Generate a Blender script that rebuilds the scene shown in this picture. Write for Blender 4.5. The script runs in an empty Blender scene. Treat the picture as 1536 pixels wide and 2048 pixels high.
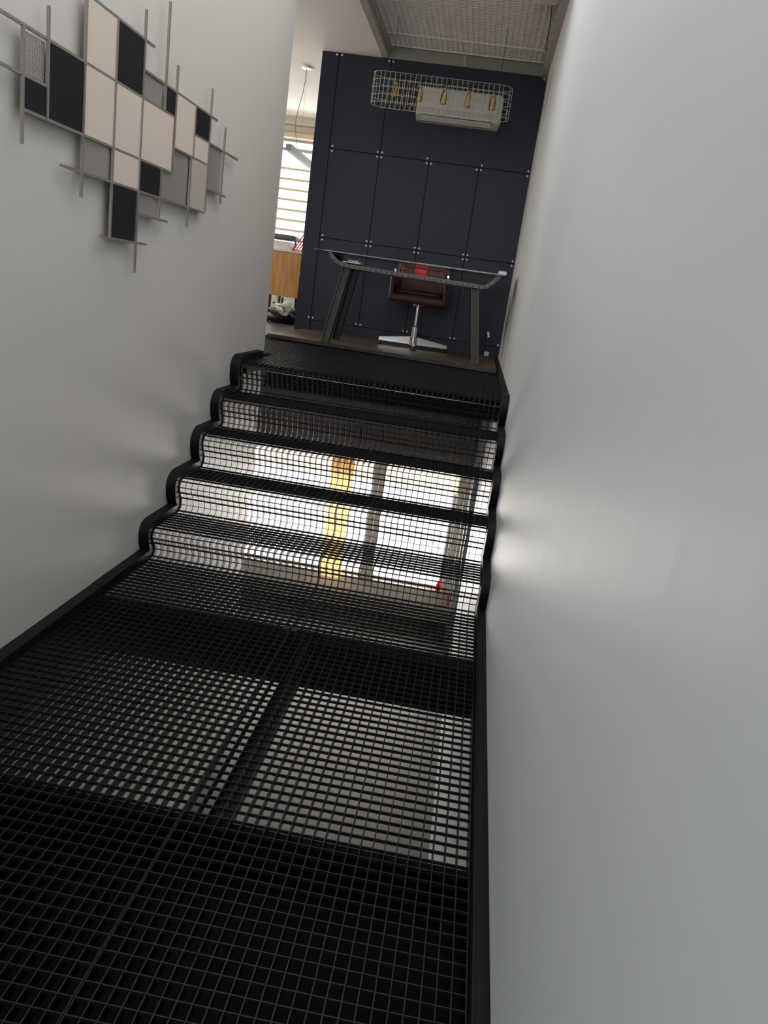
import bpy, math, random
from mathutils import Vector, Matrix
random.seed(7)
S = bpy.context.scene
C = S.collection

# ------------------------------------------------------------------ camera
# the camera sits at the world's origin, 1.44 m above the half-landing
cam_d = bpy.data.cameras.new('camera'); cam = bpy.data.objects.new('camera', cam_d); C.objects.link(cam)
S.camera = cam
R = [[0.9831095124, 0.1213366395, 0.1370149863],
     [0.1643090824, -0.2554056976, -0.9527698857],
     [-0.0806114879, 0.9591899445, -0.2710284827]]   # rows: image right, image down, view direction
cam.matrix_world = Matrix(((R[0][0], -R[1][0], -R[2][0], 0), (R[0][1], -R[1][1], -R[2][1], 0), (R[0][2], -R[1][2], -R[2][2], 0), (0, 0, 0, 1)))
cam_d.sensor_fit = 'VERTICAL'; cam_d.sensor_height = 24.0
cam_d.lens = 1550.0 * 24.0 / 2048.0
cam_d.clip_start = 0.02; cam_d.clip_end = 200

# ------------------------------------------------------------------ light
S.view_settings.view_transform = 'Standard'; S.view_settings.look = 'None'
S.view_settings.gamma = 1.0; S.view_settings.use_curve_mapping = False
S.view_settings.exposure = 0.0
W = bpy.data.worlds.new('daylight'); S.world = W; W.use_nodes = True
W.node_tree.nodes['Background'].inputs[0].default_value = (0.99, 0.97, 1.0, 1)
W.node_tree.nodes['Background'].inputs[1].default_value = 2.2

def area(name, loc, aim, sx, sy, power, col):
    l = bpy.data.lights.new(name, 'AREA'); l.shape = 'RECTANGLE'; l.size = sx; l.size_y = sy
    l.energy = power; l.color = col
    o = bpy.data.objects.new(name, l); C.objects.link(o); o.location = loc
    o.rotation_euler = (Vector(aim) - Vector(loc)).to_track_quat('-Z', 'Y').to_euler()
    return o
area('daylight_street_window', (-1.1, 9.6, -2.3), (-1.1, 5, -2.9), 3.0, 2.2, 720, (1.0, 0.93, 0.85))
area('daylight_office_window', (-3.0, 13.0, 1.3), (-3.0, 8, 0.6), 2.6, 2.2, 320, (1.0, 0.95, 0.88))
area('added_office_side_light', (-5.08, 8.6, 0.9), (0, 8.6, 0.7), 3.0, 1.5, 95, (1.0, 0.88, 0.74))  # added fill inside the solid side wall, brightens the desk end
area('daylight_stair_window', (-0.6, -3.4, 0.9), (-0.6, 3, 0.4), 1.6, 2.0, 66, (0.90, 0.96, 1.0))
area('added_overhead_light', (-0.6, 3.0, 2.75), (-0.6, 3.0, 0), 1.5, 5.0, 31, (0.98, 0.98, 1.0))  # added unseen overhead lamp, evens the light on both stairwell walls

# ------------------------------------------------------------------ materials
def lin(c):
    return tuple(((v / 255.0) / 12.92 if v / 255.0 <= 0.04045 else (((v / 255.0) + 0.055) / 1.055) ** 2.4) for v in c)
def mat(name, col, rough=0.5, metal=0.0, noise=0.06, scale=8.0, bump=0.0, bscale=(40, 40, 40), spec=None, coat=0.0):
    m = bpy.data.materials.new(name); m.use_nodes = True
    nt = m.node_tree; b = nt.nodes['Principled BSDF']
    b.inputs['Roughness'].default_value = rough; b.inputs['Metallic'].default_value = metal
    if spec is not None: b.inputs['Specular IOR Level'].default_value = spec
    if coat: b.inputs['Coat Weight'].default_value = coat; b.inputs['Coat Roughness'].default_value = 0.1
    tc = nt.nodes.new('ShaderNodeTexCoord'); n = nt.nodes.new('ShaderNodeTexNoise'); n.inputs['Scale'].default_value = scale
    n.inputs['Detail'].default_value = 3
    nt.links.new(tc.outputs['Object'], n.inputs['Vector'])
    mx = nt.nodes.new('ShaderNodeMix'); mx.data_type = 'RGBA'
    mx.inputs[6].default_value = (*[min(1, c * (1 - noise)) for c in col], 1); mx.inputs[7].default_value = (*[min(1, c * (1 + noise)) for c in col], 1)
    nt.links.new(n.outputs['Fac'], mx.inputs[0]); nt.links.new(mx.outputs[2], b.inputs['Base Color'])
    if bump:
        mp = nt.nodes.new('ShaderNodeMapping'); mp.inputs['Scale'].default_value = bscale
        n2 = nt.nodes.new('ShaderNodeTexNoise'); n2.inputs['Scale'].default_value = 1.0; n2.inputs['Detail'].default_value = 4
        bp = nt.nodes.new('ShaderNodeBump'); bp.inputs['Strength'].default_value = bump; bp.inputs['Distance'].default_value = 0.02
        nt.links.new(tc.outputs['Object'], mp.inputs['Vector']); nt.links.new(mp.outputs[0], n2.inputs['Vector'])
        nt.links.new(n2.outputs['Fac'], bp.inputs['Height']); nt.links.new(bp.outputs[0], b.inputs['Normal'])
    return m
def wood(name, a, b_, axis=(1, 14, 14), scale=3.0, rough=0.5):
    m = bpy.data.materials.new(name); m.use_nodes = True; nt = m.node_tree; b = nt.nodes['Principled BSDF']
    b.inputs['Roughness'].default_value = rough
    tc = nt.nodes.new('ShaderNodeTexCoord'); mp = nt.nodes.new('ShaderNodeMapping'); mp.inputs['Scale'].default_value = axis
    n = nt.nodes.new('ShaderNodeTexNoise'); n.inputs['Scale'].default_value = scale; n.inputs['Detail'].default_value = 6; n.inputs['Distortion'].default_value = 0.6
    r = nt.nodes.new('ShaderNodeValToRGB'); r.color_ramp.elements[0].position = 0.35; r.color_ramp.elements[1].position = 0.65
    r.color_ramp.elements[0].color = (*a, 1); r.color_ramp.elements[1].color = (*b_, 1)
    nt.links.new(tc.outputs['Object'], mp.inputs['Vector']); nt.links.new(mp.outputs[0], n.inputs['Vector'])
    nt.links.new(n.outputs['Fac'], r.inputs[0]); nt.links.new(r.outputs[0], b.inputs['Base Color'])
    return m
def perforated(name, col):
    # expanded steel sheet: small diamond holes cut with a real transparent closure
    m = bpy.data.materials.new(name); m.use_nodes = True; nt = m.node_tree; b = nt.nodes['Principled BSDF']
    b.inputs['Base Color'].default_value = (*col, 1); b.inputs['Roughness'].default_value = 0.45; b.inputs['Metallic'].default_value = 0.5
    tc = nt.nodes.new('ShaderNodeTexCoord'); sep = nt.nodes.new('ShaderNodeSeparateXYZ'); nt.links.new(tc.outputs['Object'], sep.inputs[0])
    def math_(op, a, b2=None):
        n = nt.nodes.new('ShaderNodeMath'); n.operation = op
        for i, v in enumerate((a, b2)):
            if v is None: continue
            if isinstance(v, (int, float)): n.inputs[i].default_value = v
            else: nt.links.new(v, n.inputs[i])
        return n.outputs[0]
    u = math_('ADD', math_('MULTIPLY', sep.outputs[1], 330.0), math_('MULTIPLY', sep.outputs[2], 520.0))
    v = math_('SUBTRACT', math_('MULTIPLY', sep.outputs[1], 330.0), math_('MULTIPLY', sep.outputs[2], 520.0))
    h = math_('GREATER_THAN', math_('MULTIPLY', math_('SINE', u), math_('SINE', v)), 0.28)
    tr = nt.nodes.new('ShaderNodeBsdfTransparent'); mx = nt.nodes.new('ShaderNodeMixShader')
    nt.links.new(h, mx.inputs[0]); nt.links.new(b.outputs[0], mx.inputs[1]); nt.links.new(tr.outputs[0], mx.inputs[2])
    nt.links.new(mx.outputs[0], nt.nodes['Material Output'].inputs[0])
    return m
def glassy(name, col, mixf, rough=0.02):
    m = bpy.data.materials.new(name); m.use_nodes = True; nt = m.node_tree
    gl = nt.nodes.new('ShaderNodeBsdfGlossy'); gl.inputs[1].default_value = rough
    tr = nt.nodes.new('ShaderNodeBsdfTransparent'); tr.inputs[0].default_value = (*col, 1)
    fr = nt.nodes.new('ShaderNodeFresnel'); fr.inputs[0].default_value = 1.45
    mu = nt.nodes.new('ShaderNodeMath'); mu.operation = 'MULTIPLY'; mu.inputs[1].default_value = mixf; nt.links.new(fr.outputs[0], mu.inputs[0])
    mx = nt.nodes.new('ShaderNodeMixShader'); nt.links.new(mu.outputs[0], mx.inputs[0]); nt.links.new(tr.outputs[0], mx.inputs[1]); nt.links.new(gl.outputs[0], mx.inputs[2])
    nt.links.new(mx.outputs[0], nt.nodes['Material Output'].inputs[0])
    return m
def fabric(name, col, trans=0.5):
    m = bpy.data.materials.new(name); m.use_nodes = True; nt = m.node_tree
    d = nt.nodes.new('ShaderNodeBsdfDiffuse'); d.inputs[0].default_value = (*col, 1)
    t = nt.nodes.new('ShaderNodeBsdfTranslucent'); t.inputs[0].default_value = (*col, 1)
    mx = nt.nodes.new('ShaderNodeMixShader'); mx.inputs[0].default_value = trans
    nt.links.new(d.outputs[0], mx.inputs[1]); nt.links.new(t.outputs[0], mx.inputs[2]); nt.links.new(mx.outputs[0], nt.nodes['Material Output'].inputs[0])
    return m

M = dict(
    wall=mat('glossy_white_wall_paint', (0.61, 0.64, 0.655), 0.55, noise=0.025, scale=2.0, spec=0.4, bump=0.16, bscale=(3, 7, 1.0)),
    wall_l=mat('matt_white_wall_paint', (0.53, 0.51, 0.465), 0.55, noise=0.02, scale=1.5),
    beige=mat('beige_wall_paint', (0.62, 0.57, 0.49), 0.6),
    ceil=mat('white_ceiling_paint', (0.78, 0.76, 0.73), 0.8, noise=0.02),
    frame=mat('beige_grey_painted_metal', (0.40, 0.37, 0.33), 0.5),
    deck=mat('matt_black_plate', (0.004, 0.004, 0.0045), 0.9, spec=0.1),
    egg=mat('pale_grey_painted_grating', (0.82, 0.79, 0.74), 0.5),
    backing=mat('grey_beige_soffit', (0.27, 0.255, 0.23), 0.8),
    steel=mat('black_painted_steel', (0.005, 0.0055, 0.0065), 0.55, spec=0.12, noise=0.2, scale=30),
    grate=mat('black_grating_steel', (0.006, 0.006, 0.0065), 0.45, spec=0.2, noise=0.2, scale=50),
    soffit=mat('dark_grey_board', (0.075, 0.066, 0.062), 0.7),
    slab=mat('grey_stone_floor', (0.042, 0.037, 0.032), 0.7, noise=0.15, scale=1.5),
    navy=mat('navy_laminate', (0.009, 0.014, 0.031), 0.5, spec=0.35, noise=0.12, scale=1.2),
    gap=mat('black_joint', (0.003, 0.003, 0.004), 0.8),
    chrome=mat('polished_chrome', (0.80, 0.80, 0.80), 0.14, 1.0, noise=0.01),
    bolt=mat('brushed_bolt', (0.78, 0.77, 0.75), 0.45, 0.4, noise=0.02),
    dark_metal=mat('graphite_powder_coat', (0.014, 0.0135, 0.012), 0.45, 0.2),
    rail=mat('slotted_grey_steel', (0.10, 0.095, 0.085), 0.45, 0.5),
    floor_wood=wood('brown_wood_planks', (0.045, 0.030, 0.019), (0.115, 0.078, 0.050), (1.2, 12, 12), 3, 0.5),
    dark_wood=wood('dark_brown_floor', (0.018, 0.012, 0.009), (0.04, 0.028, 0.021), (1.2, 12, 12), 3, 0.5),
    orange_wood=wood('orange_oak_veneer', (0.42, 0.19, 0.045), (0.62, 0.33, 0.10), (16, 16, 1.2), 2.2, 0.5),
    pale_edge=mat('pale_board_edge', (0.68, 0.58, 0.42), 0.6),
    leather=mat('brown_leather', (0.070, 0.018, 0.010), 0.42, noise=0.2, scale=20, bump=0.2, bscale=(120, 120, 120)),
    leather_d=mat('dark_brown_leather', (0.022, 0.008, 0.006), 0.45, noise=0.2, scale=20),
    red=mat('red_plastic', (0.65, 0.015, 0.012), 0.4),
    white=mat('white_plastic', (0.74, 0.73, 0.69), 0.4, noise=0.02),
    white_s=mat('warm_white_plastic', (0.60, 0.575, 0.52), 0.45, noise=0.02),
    black=mat('black_plastic', (0.01, 0.01, 0.011), 0.5),
    grey=mat('grey_plastic', (0.10, 0.105, 0.13), 0.45),
    grey_m=mat('grey_metal', (0.33, 0.33, 0.35), 0.5, 0.2),
    wire=mat('cream_wire', (0.62, 0.58, 0.52), 0.4, 0.4),
    cream=mat('cream_art_panel', (0.60, 0.50, 0.42), 0.55, noise=0.02),
    cream_g=mat('grey_cream_art_panel', (0.42, 0.37, 0.33), 0.5, noise=0.02),
    blackp=mat('black_art_panel', (0.009, 0.010, 0.012), 0.8, spec=0.15),
    taupe=mat('taupe_art_panel', (0.27, 0.25, 0.235), 0.5, noise=0.04, scale=60),
    rod=mat('brushed_nickel_rod', (0.30, 0.275, 0.24), 0.4, 0.8),
    mesh=perforated('expanded_steel_mesh', (0.40, 0.38, 0.36)),
    glass=glassy('smoked_table_glass', (0.72, 0.76, 0.76), 1.0),
    pane=glassy('window_glass', (0.96, 0.97, 0.98), 1.0),
    amber=glassy('amber_bulb_glass', (0.97, 0.85, 0.60), 1.0),
    filament=mat('brass_filament', (0.75, 0.48, 0.16), 0.3, 0.7),
    blind=fabric('white_blind_fabric', (0.88, 0.86, 0.78), 0.55),
    blind_c=fabric('cream_blind_fabric', (0.84, 0.80, 0.68), 0.5),
    blind_e=fabric('cream_blind_hem', (0.74, 0.67, 0.48), 0.07),
    curtain=fabric('orange_curtain_fabric', (0.96, 0.80, 0.52), 0.6),
    paper=mat('off_white_paper', (0.60, 0.58, 0.52), 0.7),
    bagp=mat('crumpled_white_green_plastic', (0.58, 0.62, 0.54), 0.4, noise=0.25, scale=12),
    pipe=mat('grey_pipe_paint', (0.28, 0.29, 0.31), 0.5),
)

# ------------------------------------------------------------------ mesh helpers
class MB:
    def __init__(s): s.v = []; s.f = []; s.sm = []; s.mi = []; s.cur = 0
    def add(s, vs, fs, smooth=False):
        n = len(s.v); s.v += [tuple(v) for v in vs]
        for f in fs: s.f.append(tuple(i + n for i in f)); s.sm.append(smooth); s.mi.append(s.cur)
        return s
    def box(s, x0, x1, y0, y1, z0, z1, bev=0.0):
        if bev:
            b = min(bev, (x1 - x0) * .45, (y1 - y0) * .45, (z1 - z0) * .45)
            import bmesh
            bm = bmesh.new(); bmesh.ops.create_cube(bm, size=1)
            for v in bm.verts: v.co = ((x0 + x1) / 2 + v.co.x * (x1 - x0), (y0 + y1) / 2 + v.co.y * (y1 - y0), (z0 + z1) / 2 + v.co.z * (z1 - z0))
            bmesh.ops.bevel(bm, geom=bm.edges[:] + bm.verts[:], offset=b, segments=3, profile=0.5, affect='EDGES')
            bm.verts.index_update()
            s.add([v.co[:] for v in bm.verts], [[v.index for v in f.verts] for f in bm.faces], True); bm.free()
            return s
        return s.add([(x, y, z) for x in (x0, x1) for y in (y0, y1) for z in (z0, z1)],
                     [(0, 1, 3, 2), (4, 6, 7, 5), (0, 4, 5, 1), (2, 3, 7, 6), (0, 2, 6, 4), (1, 5, 7, 3)])
    def bar(s, a, b, w, h, up=(0, 0, 1), w2=None, h2=None):
        a = Vector(a); b = Vector(b); d = (b - a).normalized(); u = Vector(up)
        x = d.cross(u)
        if x.length < 1e-4: x = d.cross(Vector((0, 1, 0)))
        x.normalize(); y = x.cross(d).normalized(); w2 = w2 or w; h2 = h2 or h
        vs = []
        for p, ww, hh in ((a, w, h), (b, w2, h2)):
            for i, j in ((-1, -1), (1, -1), (1, 1), (-1, 1)): vs.append(p + x * ww * .5 * i + y * hh * .5 * j)
        return s.add(vs, [(0, 3, 2, 1), (4, 5, 6, 7), (0, 1, 5, 4), (1, 2, 6, 5), (2, 3, 7, 6), (3, 0, 4, 7)])
    def tube(s, pts, r, n=8, closed=False):
        pts = [Vector(p) for p in pts]; rings = []; m = len(pts)
        rr = r if isinstance(r, (list, tuple)) else [r] * m
        prev = None
        for i, p in enumerate(pts):
            if closed: d = pts[(i + 1) % m] - pts[i - 1]
            else: d = pts[min(i + 1, m - 1)] - pts[max(i - 1, 0)]
            d.normalize()
            if prev is None:
                prev = d.cross(Vector((0, 0, 1)))
                if prev.length < 1e-3: prev = d.cross(Vector((0, 1, 0)))
            x = (prev - d * prev.dot(d)).normalized(); prev = x; y = d.cross(x)
            rings.append([p + (x * math.cos(2 * math.pi * k / n) + y * math.sin(2 * math.pi * k / n)) * rr[i] for k in range(n)])
        vs = [v for g in rings for v in g]; fs = []
        for i in range(m if closed else m - 1):
            for k in range(n):
                a = i * n + k; b = i * n + (k + 1) % n; c = ((i + 1) % m) * n + (k + 1) % n; d_ = ((i + 1) % m) * n + k
                fs.append((a, b, c, d_))
        if not closed: fs += [tuple(range(n))[::-1], tuple(range((m - 1) * n, m * n))]
        return s.add(vs, fs, n > 4)
    def lathe(s, c, prof, n=20, axis='z'):
        vs = []; 
        for r, h in prof:
            for k in range(n):
                a = 2 * math.pi * k / n; p = (r * math.cos(a), r * math.sin(a), h)
                if axis == 'y': p = (p[0], p[2], p[1])
                vs.append((c[0] + p[0], c[1] + p[1], c[2] + p[2]))
        fs = [(i * n + k, i * n + (k + 1) % n, (i + 1) * n + (k + 1) % n, (i + 1) * n + k) for i in range(len(prof) - 1) for k in range(n)]
        fs += [tuple(range(n))[::-1], tuple(range((len(prof) - 1) * n, len(prof) * n))]
        return s.add(vs, fs, True)
    def prism(s, poly, a0, a1, plane='yz'):
        # closed polygon extruded along the remaining axis
        def P(p, t): return {'yz': (t, p[0], p[1]), 'xz': (p[0], t, p[1]), 'xy': (p[0], p[1], t)}[plane]
        n = len(poly)
        return s.add([P(p, a0) for p in poly] + [P(p, a1) for p in poly],
                     [tuple(range(n))[::-1], tuple(range(n, 2 * n))] + [(i, (i + 1) % n, n + (i + 1) % n, n + i) for i in range(n)])
    def ribbon(s, top, bot, a0, a1):
        # strip between two (y, z) polylines, thick from x=a0 to x=a1
        n = len(top); vs = []
        for (t, b) in zip(top, bot):
            vs += [(a0, t[0], t[1]), (a1, t[0], t[1]), (a1, b[0], b[1]), (a0, b[0], b[1])]
        fs = [(0, 1, 2, 3), (4 * n - 4, 4 * n - 1, 4 * n - 2, 4 * n - 3)]
        for i in range(n - 1):
            for k in range(4): fs.append((4 * i + k, 4 * i + 4 + k, 4 * i + 4 + (k + 1) % 4, 4 * i + (k + 1) % 4))
        return s.add(vs, fs)

def obj(name, mb, m, parent=None, kind=None, label=None, cat=None, group=None, pbase=None):
    me = bpy.data.meshes.new(name)
    if parent is None:
        xs, ys, zs = zip(*mb.v); o0 = Vector(((min(xs) + max(xs)) / 2, (min(ys) + max(ys)) / 2, min(zs)))
    else:
        o0 = Vector(parent.get('_base') or (0, 0, 0)) if '_base' in parent else Vector((0, 0, 0))
    me.from_pydata([Vector(v) - o0 for v in mb.v], [], mb.f)
    me.polygons.foreach_set('use_smooth', mb.sm)
    for q in (m if isinstance(m, tuple) else (m,)): me.materials.append(M[q])
    me.polygons.foreach_set('material_index', mb.mi)
    me.update()
    import bmesh
    bm = bmesh.new(); bm.from_mesh(me); bmesh.ops.recalc_face_normals(bm, faces=bm.faces[:]); bm.to_mesh(me); bm.free()
    if any(mb.sm):
        try: me.set_sharp_from_angle(angle=math.radians(40))
        except Exception: pass
    o = bpy.data.objects.new(name, me); C.objects.link(o)
    if parent is None: o.location = o0
    else: o.parent = parent
    o['_base'] = tuple(o0)
    if kind: o['kind'] = kind
    if label: o['label'] = label
    if cat: o['category'] = cat
    if group: o['group'] = group
    return o
def thing(name, loc, label, cat, group=None, kind=None):
    o = bpy.data.objects.new(name, None); C.objects.link(o); o.location = loc; o.empty_display_size = 0.1
    o['_base'] = tuple(loc); o['label'] = label; o['category'] = cat
    if group: o['group'] = group
    if kind: o['kind'] = kind
    return o
def struct(name, mb, m, label=None, cat=None):
    return obj(name, mb, m, kind='structure', label=label, cat=cat)

XR, XL = 0.26, -1.49          # faces of the stairwell's two side walls
ZU, ZL, ZG = -0.545, -1.44, -3.65   # upper landing, half-landing, ground floor
ZC, ZC2 = 2.2, 2.3            # plaster ceiling, recess
YN = 8.5                      # navy wall

# ------------------------------------------------------------------ setting
struct('wall_right', MB().box(XR, XR + .2, -3.0, 12.2, ZG - .2, 2.6), 'wall', 'glossy white wall running the whole length on the right of the stairs', 'wall')
struct('wall_left', MB().box(XL - .14, XL, -3.0, 5.54, ZG - .2, 2.6), 'wall_l', 'white wall on the left of the stairs carrying the geometric metal artwork', 'wall')
mb = MB(); mb.box(XL, XR, -3.2, -3.05, ZG, -0.3); mb.box(XL, XR, -3.2, -3.05, 2.0, 2.6); mb.box(XL, -1.42, -3.2, -3.05, -0.3, 2.0); mb.box(.20, XR, -3.2, -3.05, -0.3, 2.0)
struct('wall_behind', mb, 'wall_l', 'white wall behind the viewer with a tall window opening', 'wall')
mb = MB(); mb.box(-5.2, -1.362, -3.2, 12.2, ZC, ZC + .5)
mb.box(-1.362, XR, -3.2, .4, ZC, ZC + .5); mb.box(-1.362, XR, 5.6, 5.8, ZC, ZC + .5)   # unseen gap between, left open for the added overhead lamp
struct('ceiling', mb, 'ceil', 'smooth white plaster ceiling left of the grating recess', 'ceiling')
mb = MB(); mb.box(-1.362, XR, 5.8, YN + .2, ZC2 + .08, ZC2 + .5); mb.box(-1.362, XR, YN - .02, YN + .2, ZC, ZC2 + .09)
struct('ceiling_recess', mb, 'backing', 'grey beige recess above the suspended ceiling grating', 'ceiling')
struct('trim_1', MB().box(-1.362, -1.30, 5.8, 8.44, ZC - .012, ZC2 + .03).box(-1.30, -1.285, 5.8, 8.44, ZC + .03, ZC2 + .05), 'frame', 'beige metal channel edging the left of the ceiling grating', 'trim')
struct('trim_2', MB().box(.205, XR, 5.8, 8.48, ZC - .012, ZC2 + .03).box(.195, .205, 5.8, 8.44, ZC + .05, ZC2 + .05), 'frame', 'beige metal channel between ceiling grating and right wall', 'trim')
struct('trim_3', MB().box(-.57, -.545, YN - .03, YN - .015, ZC + .005, ZC2 + .0), 'frame', 'small upright joint strip between navy wall and ceiling grating', 'trim')
# ground floor below
struct('floor', MB().box(-5.2, XR, -3.0, 8.6, ZG - .2, ZG), 'slab', 'grey stone ground floor seen through the grating', 'floor')
mb = MB(); mb.box(-5.2, XR, 8.5, 8.75, ZG, -3.25); mb.box(-5.2, -2.9, 8.5, 8.75, -3.25, -1.75)
mb.box(-.885, -.745, 8.42, 8.75, -3.25, -1.75); mb.box(.075, XR, 8.42, 8.75, -3.25, -1.75)
struct('wall_street', mb, 'beige', 'beige ground floor wall around the bright street window', 'wall')
struct('wall_side', MB().box(-5.3, -5.2, -3.0, 12.2, ZG, 2.6), 'wall_l', 'white outer wall of the room to the left', 'wall')
struct('trim_4', MB().box(-5.2, XR, 8.25, 8.75, -1.75, -.80), 'soffit', 'dark grey shutter box above the street window', 'trim')
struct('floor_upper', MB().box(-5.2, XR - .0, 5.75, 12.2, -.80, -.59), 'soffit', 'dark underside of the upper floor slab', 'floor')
mb = MB(); mb.box(-5.2, XR, 7.15, 12.0, -.59, -.53); mb.box(-5.2, -2.35, 5.75, 7.15, -.59, -.53)
struct('floor_office', mb, 'dark_wood', 'dark brown wooden floor of the office beyond the landing', 'floor')
# office window wall
mb = MB(); mb.box(-5.2, XR, 12.0, 12.2, -.8, .35); mb.box(-5.2, XR, 12.0, 12.2, 1.93, 2.6); mb.box(-5.2, -4.6, 12.0, 12.2, .35, 1.93); mb.box(-1.4, XR, 12.0, 12.2, .35, 1.93)
mb.box(-5.2, XR, 11.88, 12.0, 2.10, 2.2)
struct('wall_office', mb, 'beige', 'cream wall around the office window', 'wall')

def window(name, x0, x1, z0, z1, y, cuts, zcuts, label):
    mb = MB(); t = .035
    mb.box(x0, x1, y, y + .05, z0, z0 + t); mb.box(x0, x1, y, y + .05, z1 - t, z1)
    mb.box(x0, x0 + t, y, y + .05, z0, z1); mb.box(x1 - t, x1, y, y + .05, z0, z1)
    for c in cuts: mb.box(c - .02, c + .02, y, y + .05, z0, z1)
    for c in zcuts: mb.box(x0, x1, y - .01, y + .05, c - .022, c + .022)
    w = obj(name, mb, 'grey_m', kind='structure', label=label, cat='window')
    obj('glass_pane', MB().box(x0 + .01, x1 - .01, y + .02, y + .026, z0 + .01, z1 - .01), 'pane', w)
    return w
window('window_1', -2.9, .075, -3.25, -1.75, 8.6, [], [], 'bright street window seen through the stair risers')
window('window_2', -4.6, -1.4, .35, 1.93, 12.06, [-3.9, -2.2], [1.79], 'overexposed office window behind pale striped blind')

# ------------------------------------------------------------------ navy panel wall
nav = obj('wall_back', MB().box(-1.972, XR, YN, YN + .1, ZU - .04, ZC), 'gap', kind='structure', label='navy blue panelled wall with bolt groups behind the glass desk', cat='wall')
g = .004; TH = .016
def panel(x0, x1, z0, z1): obj('panel', MB().box(x0 + g, x1 - g, YN - TH, YN, z0 + g, z1 - g), 'navy', nav)
jx = [-1.80, -1.275, -.765, -.255, XR + g]; zt, zm, zb = 1.32, .454, -.40
panel(-1.972 - g, -1.80, ZU + .02, ZC); panel(-1.80, -1.275, zt, ZC); panel(-1.275, XR + g, zt, ZC)
for a, b in zip(jx[:-1], jx[1:]):
    panel(a, b, zm, zt); panel(a, b, zb, zm)
obj('skirting', MB().box(-1.80 + g, XR, YN - TH - .004, YN, ZU + .015, zb - .001), 'navy', nav)
bolt_c = [(-1.824, 2.178), (-1.772, 2.178), (-1.297, 2.176), (-1.253, 2.176), (.235, 2.176)]
for z in (zt, zm):
    for x in jx[:-1]:
        for dx, dz in ((-1, 1), (1, 1), (-1, -1), (1, -1)):
            if x == -1.80 and dx < 0: continue
            if z == zt and dz > 0 and ((x == -.765 and dx > 0) or (x == -.255 and dx < 0)): continue
            bolt_c.append((x + .022 * dx + (.01 if x == -1.80 else 0), z + .023 * dz))
    bolt_c += [(.236, z + .023), (.232, z - .023)]
for x in jx[:-1]: bolt_c += [(x - .022, -.376), (x + .022, -.376)]
bolt_c.append((.236, -.378))
for x, z in bolt_c:
    obj('bolt', MB().lathe((x, YN - TH, z), [(.0105, .001), (.0105, -.006), (.008, -.010), (.003, -.012)], 12, 'y'), 'bolt', nav)

# ------------------------------------------------------------------ ceiling grating
eg = thing('ceiling_grating', (-.55, 7.1, ZC2), 'pale grey square grating panel set in the ceiling above the desk', 'ceiling grating')
for (y0, y1) in ((5.85, 8.05), (8.07, 8.42)):
    mb = MB(); x = -1.285
    while x < .20: mb.box(x - .002, x + .002, y0, y1, ZC2, ZC2 + .028); x += .05
    y = y0
    while y < y1 + .001: mb.box(-1.285, .20, y - .005, y + .005, ZC2 + .004, ZC2 + .030); y += .05
    mb.box(-1.285, .20, y0 - .008, y0 + .004, ZC2 - .004, ZC2 + .03); mb.box(-1.285, .20, y1 - .004, y1 + .008, ZC2 - .004, ZC2 + .03)
    obj('grating_panel', mb, 'egg', eg)

# ------------------------------------------------------------------ steel stairs and landings
rv = [3.541, 3.876, 4.198, 4.493, 4.815]                    # y of each riser
tz = [-1.44, -1.287, -1.103, -.915, -.735, -.545]           # z of each level
def smooth(pts, n=7):
    out = []
    P = [pts[0]] + pts + [pts[-1]]
    for i in range(1, len(P) - 2):
        p0, p1, p2, p3 = P[i - 1], P[i], P[i + 1], P[i + 2]
        for k in range(n):
            t = k / n
            out.append(tuple(.5 * ((2 * p1[j]) + (-p0[j] + p2[j]) * t + (2 * p0[j] - 5 * p1[j] + 4 * p2[j] - p3[j]) * t * t + (-p0[j] + 3 * p1[j] - 3 * p2[j] + p3[j]) * t ** 3) for j in (0, 1)))
    out.append(pts[-1]); return out
PG = ((-.03, 0), (.02, .004), (.045, .02), (.05, .045), (.036, .08), (.014, .115), (.008, .14), (.025, .168), (.06, .182), (.11, .184))
PS = ((-.03, 0), (-.004, .001), (-.018, .02), (-.033, .049), (-.045, .106), (-.036, .138), (-.010, .165), (.022, .179), (.056, .184), (.11, .184))
def wave(prof, off_z, ya, yb):
    pts = [(ya, tz[0] + off_z), (rv[0] - .12, tz[0] + off_z)]
    for k, y in enumerate(rv):
        h = tz[k + 1] - tz[k]; z0 = tz[k] + off_z; q = .65 if (k == 0 and prof is PS) else 1
        for dy, dz in prof: pts.append((y + dy * (q if dy < 0 else 1), z0 + dz / .184 * h))
        if k < 4: pts.append(((y + rv[k + 1]) / 2 + .03, tz[k + 1] + off_z))
    pts += [(yb - .03, tz[5] + off_z), (yb, tz[5] + off_z)]
    return smooth(pts, 5)
def resample(p, step):
    out = [p[0]]; acc = 0
    for a, b in zip(p[:-1], p[1:]):
        L = math.hypot(b[0] - a[0], b[1] - a[1]); 
        if L < 1e-9: continue
        t = step - acc
        while t <= L:
            out.append((a[0] + (b[0] - a[0]) * t / L, a[1] + (b[1] - a[1]) * t / L)); t += step
        acc = (L - (t - step)) if True else 0
    return out
def normals(p):
    ns = []
    for i in range(len(p)):
        a = p[max(i - 1, 0)]; b = p[min(i + 1, len(p) - 1)]
        d = (b[0] - a[0], b[1] - a[1]); L = math.hypot(*d) or 1
        ns.append((-d[1] / L, d[0] / L))
    return ns
XS = -.58; X0, X1 = -1.432, .214
PX = .0333; TB = .003; DB = .034; DC = .0095
def xs_of(side):
    a, b = (X0, XS - .0025) if side == 0 else (XS + .0025, X1)
    n = int(round((b - a) / PX)); return [a + (b - a) * i / n for i in range(n + 1)]
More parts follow.
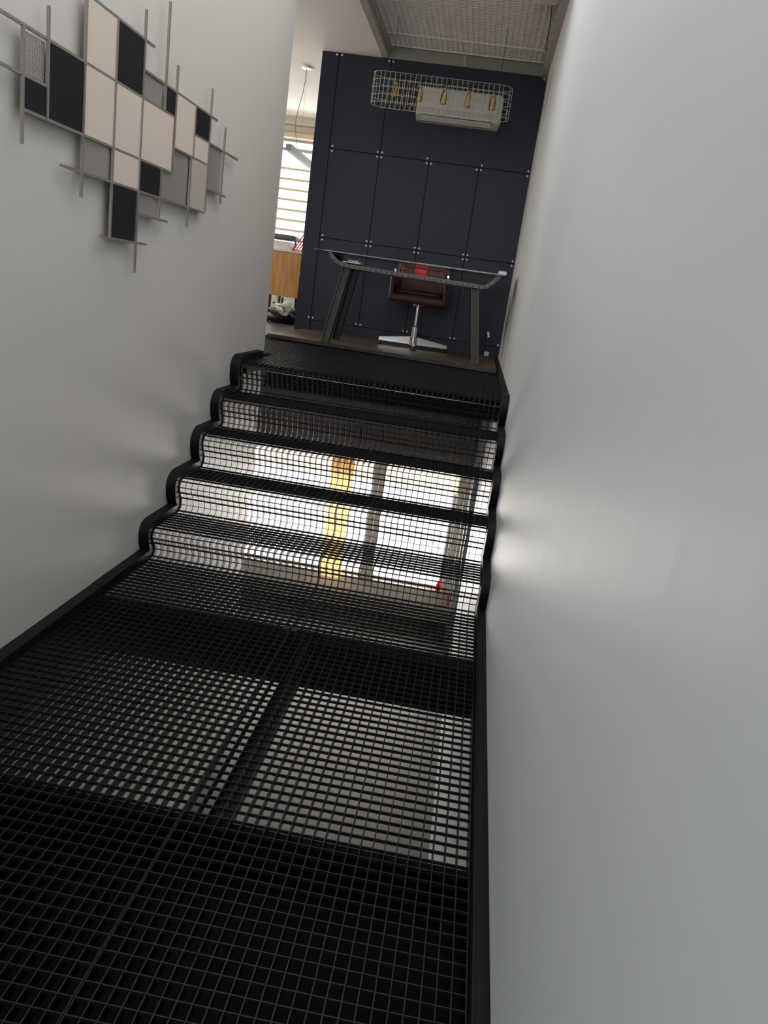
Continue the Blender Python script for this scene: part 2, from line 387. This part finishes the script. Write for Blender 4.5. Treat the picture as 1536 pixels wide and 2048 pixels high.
def flat_grating(name, parent, xs, y0, y1, z, step=.040):
    mb = MB()
    for i, x in enumerate(xs):
        t = TB
        mb.box(x - t / 2, x + t / 2, y0, y1, z - DB, z)
    n = int(round((y1 - y0) / step))
    for i in range(n + 1):
        y = y0 + (y1 - y0) * i / n; t = TB if 0 < i < n else .005
        mb.box(xs[0], xs[-1], y - t / 2, y + t / 2, z - DC, z + .0006)
    return obj(name, mb, 'grate', parent)
YH0 = .25
land = thing('landing_grating', (-.6, 1.9, ZL), 'black steel bar grating of the half landing in the foreground', 'grating')
for s in (0, 1):
    flat_grating('grating_panel', land, xs_of(s), YH0, 3.02, ZL)
for xe in (X0, X1):
    pass
stair = thing('staircase', (-.6, 4.1, ZL), 'black wavy steel grating staircase of five steps between white walls', 'staircase')
wp = wave(PG, 0, 3.03, 4.98)
fine = resample(wp, .012); fn = normals(fine)
for s in (0, 1):
    mb = MB(); xs = xs_of(s)
    for i, x in enumerate(xs):
        t = TB
        bot = [(p[0] - n[0] * DB, p[1] - n[1] * DB) for p, n in zip(fine, fn)]
        mb.ribbon(fine, bot, x - t / 2, x + t / 2)
    rp = resample(wp, .0385); rn = normals(rp)
    for p, n in zip(rp, rn):
        a = (p[0] + n[0] * .0008, p[1] + n[1] * .0008); b = (p[0] - n[0] * DC, p[1] - n[1] * DC); d = (n[1] * TB / 2, -n[0] * TB / 2)
        x0, x1 = xs[0], xs[-1]
        vs = [(x, q[0] + sg * d[0], q[1] + sg * d[1]) for x in (x0, x1) for q, sg in ((a, 1), (a, -1), (b, -1), (b, 1))]
        mb.add(vs, [(0, 1, 2, 3), (7, 6, 5, 4), (0, 4, 5, 1), (1, 5, 6, 2), (2, 6, 7, 3), (3, 7, 4, 0)])
    obj('step_grating', mb, 'grate', stair)
# stringers: curved plate with a flange on top, standing against each wall
def stringer(x0, x1):
    top = wave(PS, .040, 3.035, 4.98); nn = normals(top)
    bot = [(p[0] - n[0] * .055 + .012, p[1] - n[1] * .055 - .01) for p, n in zip(top, nn)]
    return MB().ribbon(top, bot, x0, x1)
obj('stringer', stringer(XL + .001, X0 - .004), 'steel', stair)
obj('stringer', stringer(X1 + .004, XR - .001), 'steel', stair)
# landing edges (the curb against each wall)
def curb(x0, x1, y0, y1, z):
    return MB().box(x0, x1, y0, y1, z - .09, z + .040, .004)
obj('edge_curb', curb(XL + .001, X0 - .004, YH0, 3.03, ZL), 'steel', land)
obj('edge_curb', curb(X1 + .004, XR - .001, YH0, 3.03, ZL), 'steel', land)
obj('edge_strip', MB().box(X1 + .012, XR - .015, YH0, 3.03, ZL + .0405, ZL + .045), 'steel', land)
for s in (0, 1):   # clamp plates where the landing panels meet the stairs
    obj('clamp', MB().box(XS - .03 + s * .035, XS - .005 + s * .035, 3.0, 3.04, ZL + .001, ZL + .006), 'dark_metal', land)
up = thing('upper_grating', (-.9, 6.0, ZU), 'black steel grating floor at the top of the stairs before the desk platform', 'grating')
xa = [-2.35 + i * ((XS - .0025) + 2.35) / 53 for i in range(54)]
flat_grating('grating_panel', up, [x for x in xa if x > X0], 4.985, 5.60, ZU)
flat_grating('grating_panel', up, xs_of(1), 4.985, 7.14, ZU)
flat_grating('grating_panel', up, xa, 5.61, 7.14, ZU)
obj('edge_curb', MB().box(XL + .001, X0 - .004, 4.985, 5.34, ZU - .09, ZU + .040, .004), 'steel', up)
obj('edge_curb', MB().box(X1 + .004, XR - .001, 4.985, YN - .03, ZU - .05, ZU + .040, .004), 'steel', up)
# supporting beams under the gratings
def ibeam(mb, x0, x1, yc, zt_, h, w=.10, t=.008):
    mb.box(x0, x1, yc - w / 2, yc + w / 2, zt_ - t, zt_); mb.box(x0, x1, yc - w / 2, yc + w / 2, zt_ - h, zt_ - h + t); mb.box(x0, x1, yc - t / 2, yc + t / 2, zt_ - h + t, zt_ - t)
    return mb
obj('steel_beam', ibeam(MB(), XL + .001, XR - .02, 3.05, ZL - .032, .215, .12), 'steel', land)
obj('steel_beam', MB().box(-.518, -.472, 1.80, 2.985, ZL - .11, ZL - .032), 'steel', land)
obj('steel_beam', ibeam(MB(), XL + .001, XR - .001, 5.65, ZU - .035, .20, .10), 'steel', label='black steel cross beam under the upper landing', cat='beam')
obj('deck_plate', MB().box(XL + .001, XR - .001, -.2, 1.80, ZL - .20, ZL - .17).box(XL + .001, XR - .001, 1.76, 1.80, ZL - .17, ZL - .032), 'deck', land)

# ------------------------------------------------------------------ ground floor things seen through the stairs
mb = MB(); n = 40
for i in range(n):
    a = -1.36 + .26 * i / n; b = -1.36 + .26 * (i + 1) / n
    ya = 8.36 + .022 * math.sin(i * 1.1); yb = 8.36 + .022 * math.sin((i + 1) * 1.1)
    mb.add([(a, ya, -3.24), (b, yb, -3.24), (b, yb, -1.78), (a, ya, -1.78), (a, ya + .003, -3.24), (b, yb + .003, -3.24), (b, yb + .003, -1.78), (a, ya + .003, -1.78)], [(0, 1, 2, 3), (7, 6, 5, 4), (0, 3, 7, 4), (1, 5, 6, 2)], True)
cu = thing('curtain', (-1.23, 8.36, -3.24), 'narrow orange curtain hanging in the street window behind the stairs', 'curtain')
obj('cloth', mb, 'curtain', cu)
obj('curtain_rod', MB().tube([(-1.45, 8.36, -1.775), (-1.0, 8.36, -1.775)], .010), 'grey_m', cu)
rb = thing('roller_blind', (-1.4, 8.50, -1.98), 'cream pleated blind drawn down across the top of the street window', 'blind')
mb = MB()
for i in range(5): mb.box(-2.88, -.89, 8.50, 8.506, -2.05 + i * .06, -1.995 + i * .06); mb.box(-.74, .07, 8.50, 8.506, -2.05 + i * .06, -1.995 + i * .06)
obj('slats', mb, 'blind_c', rb)
obj('conduit_pipe', MB().tube([(.215, 7.2, ZG + .005), (.215, 7.2, -.81)], .035, 14), 'pipe', label='vertical grey pipe beside the right wall under the stairs', cat='pipe')
obj('red_canister', MB().lathe((.035, 8.52, -3.249), [(.028, 0), (.03, .01), (.03, .09), (.02, .11), (.01, .115), (.01, .135)], 16), 'red', label='small red canister on the right end of the street window sill', cat='canister')
obj('red_box', MB().box(.165, .20, 8.37, 8.419, -3.36, -3.20, .008), 'red', label='small red box on the beige column beside the grey pipe', cat='box')
# ------------------------------------------------------------------ wall art on the left wall
XA = XL + .025
art = thing('wall_art', (XL, 3.3, -.07), 'abstract wall sculpture of metal rods with cream, black and mesh rectangles', 'wall art')
P = [(2.42, 2.558, .471, .596, 'mesh'), (2.42, 2.558, .375, .471, 'blackp'), (2.558, 2.79, .376, .604, 'blackp'), (2.79, 3.02, .604, .808, 'cream'),
     (3.02, 3.255, .604, .808, 'blackp'), (2.79, 3.02, .376, .604, 'cream'), (3.02, 3.255, .376, .604, 'cream'), (3.255, 3.588, .376, .604, 'cream'),
     (3.255, 3.478, .604, .705, 'mesh'), (3.478, 3.6, .604, .705, 'blackp'), (3.6, 3.835, .481, .706, 'cream'), (3.835, 4.04, .583, .706, 'blackp'),
     (3.835, 4.04, .481, .583, 'cream'), (4.04, 4.27, .37, .583, 'mesh'), (2.79, 3.02, .255, .376, 'mesh'), (3.02, 3.255, .255, .376, 'cream'),
     (3.255, 3.472, .255, .376, 'blackp'), (3.815, 4.04, .255, .481, 'cream_g'), (3.02, 3.243, .052, .255, 'blackp'), (3.25, 3.475, .166, .255, 'mesh')]
r0 = .006
for (a, b, z0, z1, m) in P:
    x = XA - .006 if m == 'mesh' else XA - .003
    th = .0015 if m == 'mesh' else .007
    obj('mesh_panel' if m == 'mesh' else 'panel', MB().box(x, x + th, a + r0 * .6, b - r0 * .6, z0 + r0 * .6, z1 - r0 * .6), m, art)
obj('mesh_panel', MB().prism([(3.478, .259), (3.811, .259), (3.811, .477), (3.6, .477), (3.6, .371), (3.478, .371)], XA - .006, XA - .0045), 'mesh', art)
for z, a, b in [(.604, 2.15, 3.59), (.471, 2.15, 2.558), (.376, 2.42, 3.588), (.81, 2.79, 3.354), (.705, 3.255, 4.148), (.583, 3.835, 4.516), (.481, 3.59, 4.04), (.255, 2.655, 4.04), (.37, 4.04, 4.35), (.166, 3.25, 3.581), (.052, 2.947, 3.366)]:
    obj('rod', MB().bar((XA, a, z), (XA, b, z), .009, .009), 'rod', art)
for y, a, b in [(2.42, .278, .6), (2.558, .376, .696), (2.79, .171, .81), (3.02, .052, .81), (3.255, -.069, .913), (3.478, .604, 1.014), (3.476, .166, .376), (3.597, .376, .81), (3.815, .165, .481), (3.835, .481, .706), (4.04, .255, .826), (4.27, .327, .698)]:
    obj('rod', MB().bar((XA + .004, y, a), (XA + .004, y, b), .009, .009, up=(1, 0, 0)), 'rod', art)
for y, z in ((2.79, .604), (3.02, .376), (3.597, .604), (4.04, .481), (3.255, .255), (2.558, .376), (3.02, .255)): obj('standoff', MB().bar((XL + .0005, y, z), (XA, y, z), .008, .008), 'rod', art)

# ------------------------------------------------------------------ desk platform
PT = -.50
plat = obj('platform', MB().prism([(-1.86, 6.99), (.21, 6.70), (.21, YN - .03), (-1.86, YN - .03)], -.529, PT, 'xy'), 'floor_wood', label='low brown wood plank platform under the glass desk', cat='platform')
obj('edge_trim', MB().bar((-1.86, 6.985, -.516), (.21, 6.695, -.516), .008, .030), 'dark_wood', plat)
# ------------------------------------------------------------------ desk
dk = thing('desk', (-.65, 7.2, PT), 'glass topped desk on splayed dark steel legs with slotted rail frame', 'desk')
DY0, DY1 = 6.85, 7.55; GZ = .262
obj('glass_top', MB().box(-1.49, .175, DY0, DY1, GZ, GZ + .010), 'glass', dk)
obj('glass_edge_highlight', MB().box(-1.40, .15, DY0 - .0025, DY0 - .0005, GZ + .002, GZ + .009), 'grey_m', dk)  # pale strip standing in for the highlight along the glass front
pf = [(-1.375, GZ - .004), (-1.345, .215), (-1.30, .178), (-1.24, .157), (-1.17, .150), (-.02, .134), (.01, .138), (.06, .180), (.125, GZ - .004)]
for yy in (DY0 + .05, DY1 - .10):
    mb = MB()
    sp = pf; th = .012
    def thick(sp):
        up_ = []; dn = []
        nn = normals(sp)
        for p, n in zip(sp, nn): up_.append((p[0] + n[0] * .032, p[1] + n[1] * .032)); dn.append((p[0] - n[0] * .003, p[1] - n[1] * .003))
        return up_, dn
    u, d = thick(sp)
    # vertical web, ribbon in the x-z plane
    n = len(u); vs = []
    for t, b in zip(u, d): vs += [(t[0], yy, t[1]), (t[0], yy + .004, t[1]), (b[0], yy + .004, b[1]), (b[0], yy, b[1])]
    fs = [(0, 1, 2, 3), (4 * n - 4, 4 * n - 1, 4 * n - 2, 4 * n - 3)] + [(4 * i + k, 4 * i + 4 + k, 4 * i + 4 + (k + 1) % 4, 4 * i + (k + 1) % 4) for i in range(n - 1) for k in range(4)]
    mb.add(vs, fs)
    vs = []
    for b in d: vs += [(b[0], yy, b[1]), (b[0], yy + .05, b[1]), (b[0], yy + .05, b[1] + .003), (b[0], yy, b[1] + .003)]
    mb.add(vs, fs)
    mb.cur = 1      # slots
    L = resample(pf, .047)
    for p in L[2:-2]:
        mb.box(p[0] - .007, p[0] + .007, yy - .001, yy + .005, p[1] + .006, p[1] + .020)
    obj('frame_rail', mb, ('rail', 'black'), dk)
mb = MB()
for i in (0, 1, 2, 3): 
    a, b = pf[i], pf[i + 1]; mb.bar((a[0], (DY0 + DY1) / 2, a[1]), (b[0], (DY0 + DY1) / 2, b[1]), DY1 - DY0 - .16, .004)
obj('end_plate', mb, 'dark_metal', dk); mb = MB()
for i in (5, 6, 7):
    a, b = pf[i], pf[i + 1]; mb.bar((a[0], (DY0 + DY1) / 2, a[1]), (b[0], (DY0 + DY1) / 2, b[1]), DY1 - DY0 - .16, .004)
obj('end_plate', mb, 'dark_metal', dk)
def leg(fx, fy, tx, ty, tzp, w=.030):
    mb = MB(); f = Vector((fx, fy, PT + .006)); t = Vector((tx, ty, tzp))
    # H profile: two flat bars and a recessed web
    for s in (-1, 1): mb.bar(f + Vector((s * w, 0, 0)), t + Vector((s * w, 0, 0)), .07, .008, up=(1, 0, 0))
    mb.bar(f + Vector((0, 0, 0)), t, .012, w * 2, up=(1, 0, 0))
    return mb
for a in ((-1.315, 6.90, -1.205, 6.95, .150), (-1.315, 7.42, -1.195, 7.36, .150), (.02, 6.90, -.085, 6.95, .137), (-.01, 7.42, -.10, 7.36, .137)):
    l = obj('leg', leg(*a), 'dark_metal', dk)
    if a[1] < 7:
        mb = MB()
        for s in (-1, 1): mb.bar((a[0] + s * .0305, a[1] - .036, PT + .004), (a[2] + s * .0305, a[3] - .036, a[4]), .002, .0025, up=(1, 0, 0))
        obj('edge_line', mb, 'rail', l)
# things on the desk
GT = GZ + .0105
RT = .1935
t = thing('paper_tray', (-1.17, 7.2, RT), 'shallow tray of papers lying on the rail frame under the glass at left', 'tray')
obj('tray', MB().box(-1.245, -1.085, 6.905, 7.46, RT, RT + .010, .003), 'paper', t)
obj('papers', MB().box(-1.21, -1.12, 7.0, 7.40, RT + .0102, RT + .03, .003), 'white', t)
t = thing('card_holder', (.125, 6.93, GT), 'little white box on the right end of the glass desk', 'holder')
obj('body', MB().box(.09, .16, 6.90, 6.96, GT, GT + .022, .004), 'white', t)
obj('lid', MB().box(.095, .155, 6.905, 6.955, GT + .0222, GT + .03, .003), 'grey_m', t)
obj('red_patch', MB().box(-.705, -.58, 7.985, 8.009, .185, .262, .008), 'red', label='bright red pouch against the back of the brown chair', cat='patch')  # flat red block set against the back cushion

# ------------------------------------------------------------------ office chair
CX, CY = -.615, 7.86
ch = thing('office_chair', (CX, CY, PT), 'brown leather swivel chair with chrome four star base behind the glass desk', 'chair')
mb = MB(); mb.box(CX - .27, CX + .27, CY - .27, CY + .20, -.075, .015, .03)
obj('seat', mb, 'leather', ch)
obj('seat_cushion', MB().box(CX - .22, CX + .22, CY - .25, CY + .16, .0, .055, .03), 'leather_d', ch)
for s in (-1, 1):
    x = CX + s * .255
    obj('side_panel', MB().box(x - .022, x + .022, CY - .27, CY + .22, -.07, .165, .018), 'leather', ch)
    am = obj('arm_bracket', MB().tube([(x + s * .0, CY - .10, .16), (x + s * .0, CY - .10, .215), (x - s * .02, CY + .17, .235)], .008, 10), 'chrome', ch)
    obj('knob', MB().lathe((x, CY - .13, .215), [(.009, -.012), (.011, 0), (.009, .012)], 12, 'y'), 'chrome', am)
mb = MB(); mb.box(CX - .265, CX + .265, CY + .19, CY + .25, -.05, .30, .03)
obj('backrest', mb, 'leather', ch)
obj('back_cushion', MB().box(CX - .225, CX + .225, CY + .15, CY + .20, .03, .27, .025), 'leather', ch)
obj('gas_column', MB().lathe((CX, CY - .02, 0), [(.028, -.42), (.028, -.29), (.022, -.285), (.014, -.28), (.014, -.10), (.05, -.095), (.06, -.075)], 20), 'chrome', ch)
obj('hub', MB().lathe((CX, CY - .02, 0), [(.02, -.475), (.04, -.47), (.042, -.40), (.029, -.39)], 20), 'chrome', ch)
for k, a in enumerate((186, 276, 6, 96)):
    a = math.radians(a); d = Vector((math.cos(a), math.sin(a), 0)); c = Vector((CX, CY - .02, 0))
    bl = obj('base_leg', MB().bar(c + d * .03 + Vector((0, 0, -.425)), c + d * .34 + Vector((0, 0, -.445)), .032, .075, w2=.024, h2=.032), 'chrome', ch)
    e = c + d * .33
    obj('glide', MB().lathe((e.x, e.y, PT), [(.022, .001), (.024, .010), (.014, .018), (.008, .03), (.008, .045)], 14), 'black', bl)

# ------------------------------------------------------------------ socket by the right wall
t = thing('power_adapter', (.14, 8.38, PT), 'white plug and cable end on the floor by the navy wall corner', 'adapter')
obj('plug', MB().box(.105, .155, 8.36, 8.40, PT + .001, PT + .045, .005), 'white', t)
obj('cable', MB().tube([(.13, 8.38, PT + .04), (.135, 8.40, PT + .1), (.12, 8.42, PT + .17), (.125, 8.43, PT + .2)], .005), 'black', t)
obj('connector', MB().bar((.125, 8.43, PT + .19), (.108, 8.44, PT + .245), .022, .018, up=(0, 1, 0)), 'white', t)

# ------------------------------------------------------------------ air conditioner
ac = thing('air_conditioner', (-.55, YN - TH, 1.66), 'white split air conditioner on the navy wall behind the cage lamp', 'air conditioner')
yb = YN - TH - .001
mb = MB(); mb.prism([(yb, 1.665), (yb - .10, 1.665), (yb - .185, 1.70), (yb - .20, 1.74), (yb - .20, 1.92), (yb - .185, 1.945), (yb - .16, 1.955), (yb, 1.955)], -.945, -.135)
obj('body', mb, 'white_s', ac)
obj('front_panel', MB().box(-.935, -.145, yb - .207, yb - .2005, 1.755, 1.94, .003), 'white_s', ac)
obj('louvre', MB().bar((-.90, yb - .148, 1.680), (-.205, yb - .148, 1.680), .08, .007, up=(0, .37, 1)), 'white', ac)
obj('outlet', MB().bar((-.905, yb - .139, 1.683), (-.20, yb - .139, 1.683), .105, .004, up=(0, .37, 1)), 'black', ac)
obj('end_cap', MB().box(-.135, -.118, yb - .17, yb, 1.69, 1.935, .008), 'white_s', ac)

# ------------------------------------------------------------------ cage pendant with bulbs
LY = 7.62; LX0, LX1 = -1.285, -.045; LZ0, LZ1 = 1.60, 1.845; LD = .115
cg = thing('pendant_lamp', (-.66, LY, LZ0), 'long wire cage pendant lamp with five amber bulbs above the desk', 'pendant lamp')
def stadium(n_arc=10):
    pts = []; c0, c1 = LX0 + LD, LX1 - LD
    nst = 22
    for i in range(nst + 1): pts.append((c0 + (c1 - c0) * i / nst, LY - LD))
    for i in range(1, n_arc): a = -math.pi / 2 + math.pi * i / n_arc; pts.append((c1 + LD * math.cos(a), LY + LD * math.sin(a)))
    for i in range(nst + 1): pts.append((c1 - (c1 - c0) * i / nst, LY + LD))
    for i in range(1, n_arc): a = math.pi / 2 + math.pi * i / n_arc; pts.append((c0 + LD * math.cos(a), LY + LD * math.sin(a)))
    return pts
st = stadium(); mb = MB()
for i in range(5):
    z = LZ0 + (LZ1 - LZ0) * i / 4
    mb.tube([(x, y, z) for x, y in st], .0019 if i not in (0, 4) else .0023, 5, closed=True)
nn_ = len(st)
for i, (x, y) in enumerate(st):
    if i >= 23 and i <= 31 and i % 2 == 0: continue
    if i > 54 and i % 2 == 0: continue
    mb.tube([(x, y, LZ0), (x, y, LZ1)], .0018, 5)
obj('wire_cage', mb, 'wire', cg)
mb = MB()
for i in range(0, 23, 1):
    x = LX0 + LD + (LX1 - LX0 - 2 * LD) * i / 22
    mb.tube([(x, LY - LD, LZ0), (x, LY + LD, LZ0)], .0018, 5)
obj('bottom_wires', mb, 'wire', cg)
obj('bulb_bar', MB().box(LX0 + .10, LX1 - .08, LY - .018, LY + .018, LZ1 - .004, LZ1 + .012), 'black', cg)
for i in range(5):
    x = -1.075 + i * .218
    hz = LZ1 - .004
    sk = obj('bulb_socket', MB().lathe((x, LY, 0), [(.012, hz), (.020, hz - .004), (.020, hz - .045), (.016, hz - .05)][::-1], 14), 'black', cg)
    bb = obj('bulb', MB().lathe((x, LY, 0), [(.006, hz - .185), (.024, hz - .178), (.030, hz - .155), (.026, hz - .11), (.016, hz - .07), (.014, hz - .05)], 16), 'amber', cg)
    mb = MB().tube([(x + .012 * math.cos(k * 1.9), LY + .012 * math.sin(k * 1.9), hz - (.065 if k % 2 else .165)) for k in range(9)], .0028, 5)
    obj('filament', mb, 'filament', bb)
    obj('collar', MB().lathe((x, LY, 0), [(.015, hz - .07), (.016, hz - .05)], 14), 'grey_m', bb)
for x in (-1.125, -.168): obj('hanging_wire', MB().tube([(x, LY, LZ1 + .008), (x - .005, LY, ZC2 + .003)], .0022, 6), 'black' if x > -1 else 'rail', cg)
# sensor and hanging strap near the right wall
t = thing('ceiling_sensor', (.09, 6.28, ZC2 - .10), 'white ceiling mounted unit at the top edge beside the right wall', 'sensor')
obj('housing', MB().box(-.005, .190, 6.05, 6.66, ZC2 - .10, ZC2 - .001, .03), 'white_s', t)
obj('hanging_strap', MB().bar((.155, 6.95, ZC2 - .001), (.168, 7.02, 2.0), .010, .006, up=(0, 1, 0)), 'black', label='black strap hanging from the ceiling grating near the right wall', cat='strap')

# ------------------------------------------------------------------ office beyond: linear pendant, blinds, cabinet, printer
t = thing('linear_lamp', (-2.28, 9.9, 1.28), 'grey linear pendant light bar hanging in the office by the window', 'pendant lamp')
obj('light_bar', MB().box(-2.31, -2.25, 8.70, 10.9, 1.282, 1.345), 'grey_m', t)
obj('canopy', MB().lathe((-2.28, 9.15, 0), [(.055, ZC - .022), (.06, ZC - .015), (.06, ZC - .001)], 24), 'white', t)
obj('cable', MB().tube([(-2.28, 9.15, ZC - .02), (-2.285, 9.15, 2.05), (-2.30, 9.15, 1.92), (-2.325, 9.15, 1.80), (-2.345, 9.15, 1.68), (-2.345, 9.15, 1.58), (-2.32, 9.15, 1.47), (-2.29, 9.15, 1.345)], .0035, 6), 'grey', t)
obj('hanging_wire', MB().tube([(-2.27, 9.15, ZC - .02), (-2.27, 9.15, 1.345)], .0012, 5), 'grey_m', t)
bl = thing('zebra_blind', (-3.0, 11.93, .37), 'pale zebra blind covering the office window', 'blind')
obj('head_box', MB().box(-4.6, -1.4, 11.90, 11.98, 1.93, 2.0, .01), 'pale_edge', bl)
mb = MB(); z = 1.60
while z > .42: mb.box(-4.55, -1.45, 11.93, 11.934, z - .085, z); z -= .14
obj('fabric_bands', mb, 'blind', bl)
mb = MB(); z = 1.60
while z > .42: mb.box(-4.55, -1.45, 11.925, 11.928, z - .100, z - .070); z -= .14
obj('band_edges', mb, 'blind_e', bl)
cb = thing('cabinet', (-2.33, 9.5, ZU), 'orange oak fronted desk unit with pale edges in the office', 'cabinet')
obj('body', MB().box(-2.525, -2.14, 9.322, 9.85, -.22, .285), 'pale_edge', cb)
obj('door', MB().box(-2.51, -2.155, 9.30, 9.321, -.215, .280), 'orange_wood', cb)
obj('top_board', MB().box(-2.60, -2.10, 9.29, 9.9, .286, .302), 'white', cb)
for x, y in ((-2.50, 9.35), (-2.16, 9.8), (-2.50, 9.8), (-2.17, 9.36)): obj('leg', MB().box(x - .012, x + .012, y - .012, y + .012, -.529, -.221), 'black', cb)
pr = thing('printer', (-2.42, 9.55, .303), 'grey and white printer with open lid standing on the oak cabinet', 'printer')
obj('body', MB().box(-2.60, -2.30, 9.36, 9.72, .303, .355, .01), 'white', pr)
obj('scanner_lid', MB().box(-2.62, -2.285, 9.34, 9.74, .425, .475, .01), 'grey', pr)
obj('paper_stack', MB().box(-2.58, -2.32, 9.37, 9.68, .3555, .40), 'white', pr)
obj('side_arm', MB().bar((-2.283, 9.36, .31), (-2.255, 9.36, .38), .02, .02).bar((-2.258, 9.36, .375), (-2.27, 9.36, .46), .02, .02), 'grey', pr)
mb = MB()
for i in range(4): mb.bar((-2.275 + i * .03, 9.32, .303), (-2.185 + i * .03, 9.40, .50), .009, .009)
for i in range(6): k = i / 5; mb.bar((-2.268 + k * .08, 9.322 + .072 * k, .32 + .17 * k), (-2.18 + k * .08, 9.322 + .072 * k, .32 + .17 * k), .006, .007)
obj('wire_rack', mb, 'red', label='red wire rack leaning on the cabinet next to the navy wall', cat='rack')
import bmesh
def blob(name, c, r, seed, m, jag=.12, **kw):
    bm = bmesh.new(); bmesh.ops.create_icosphere(bm, subdivisions=4, radius=1)
    rnd = random.Random(seed); ks = [(rnd.uniform(2, 9), rnd.uniform(2, 9), rnd.uniform(2, 9), rnd.uniform(0, 6)) for _ in range(6)]
    mbb = MB(); vs = []
    for v in bm.verts:
        p = v.co; f = 1 + sum(jag * math.sin(a * p.x + b * p.y + cc * p.z + d) for a, b, cc, d in ks) / 2.2
        q = [p.x * r[0] * f, p.y * r[1] * f, p.z * r[2] * f]
        vs.append((c[0] + q[0], c[1] + q[1], max(c[2] + q[2], kw.get('floor', -99))))
    mbb.add(vs, [[v.index for v in f.verts] for f in bm.faces], True); bm.free()
    return mbb
ob = blob('bag', (-2.35, 9.42, -.435), (.22, .16, .12), 3, 'black', .08, floor=-.529)
t = thing('rubbish_bag', (-2.35, 9.42, -.529), 'black plastic bag on the floor under the oak cabinet', 'bag')
obj('bag_body', ob, 'black', t)
obj('knot', MB().lathe((-2.45, 9.40, 0), [(.03, -.36), (.015, -.33), (.03, -.30)], 10), 'black', t)
obj('crumpled_wrapper', blob('wrapper', (-2.31, 9.24, -.345), (.10, .045, .05), 11, 'bagp', .45), 'bagp', label='crumpled white and green plastic wrapper on top of the black bag', cat='wrapper')
obj('dark_box', MB().box(-2.26, -2.02, 9.60, 9.75, -.529, -.225, .005), 'black', label='black box standing behind the bag under the cabinet', cat='box')
t = thing('floor_stand', (-2.46, 9.70, -.529), 'pale and black legs of a stand behind the bag', 'stand')
obj('panel', MB().box(-2.57, -2.50, 9.70, 9.72, -.528, -.24), 'white', t)
obj('post', MB().box(-2.45, -2.43, 9.70, 9.72, -.528, -.24).box(-2.47, -2.465, 9.70, 9.72, -.528, -.24), 'dark_metal', t)

for o in list(bpy.data.objects):
    if '_base' in o: del o['_base']
bpy.context.view_layer.update()
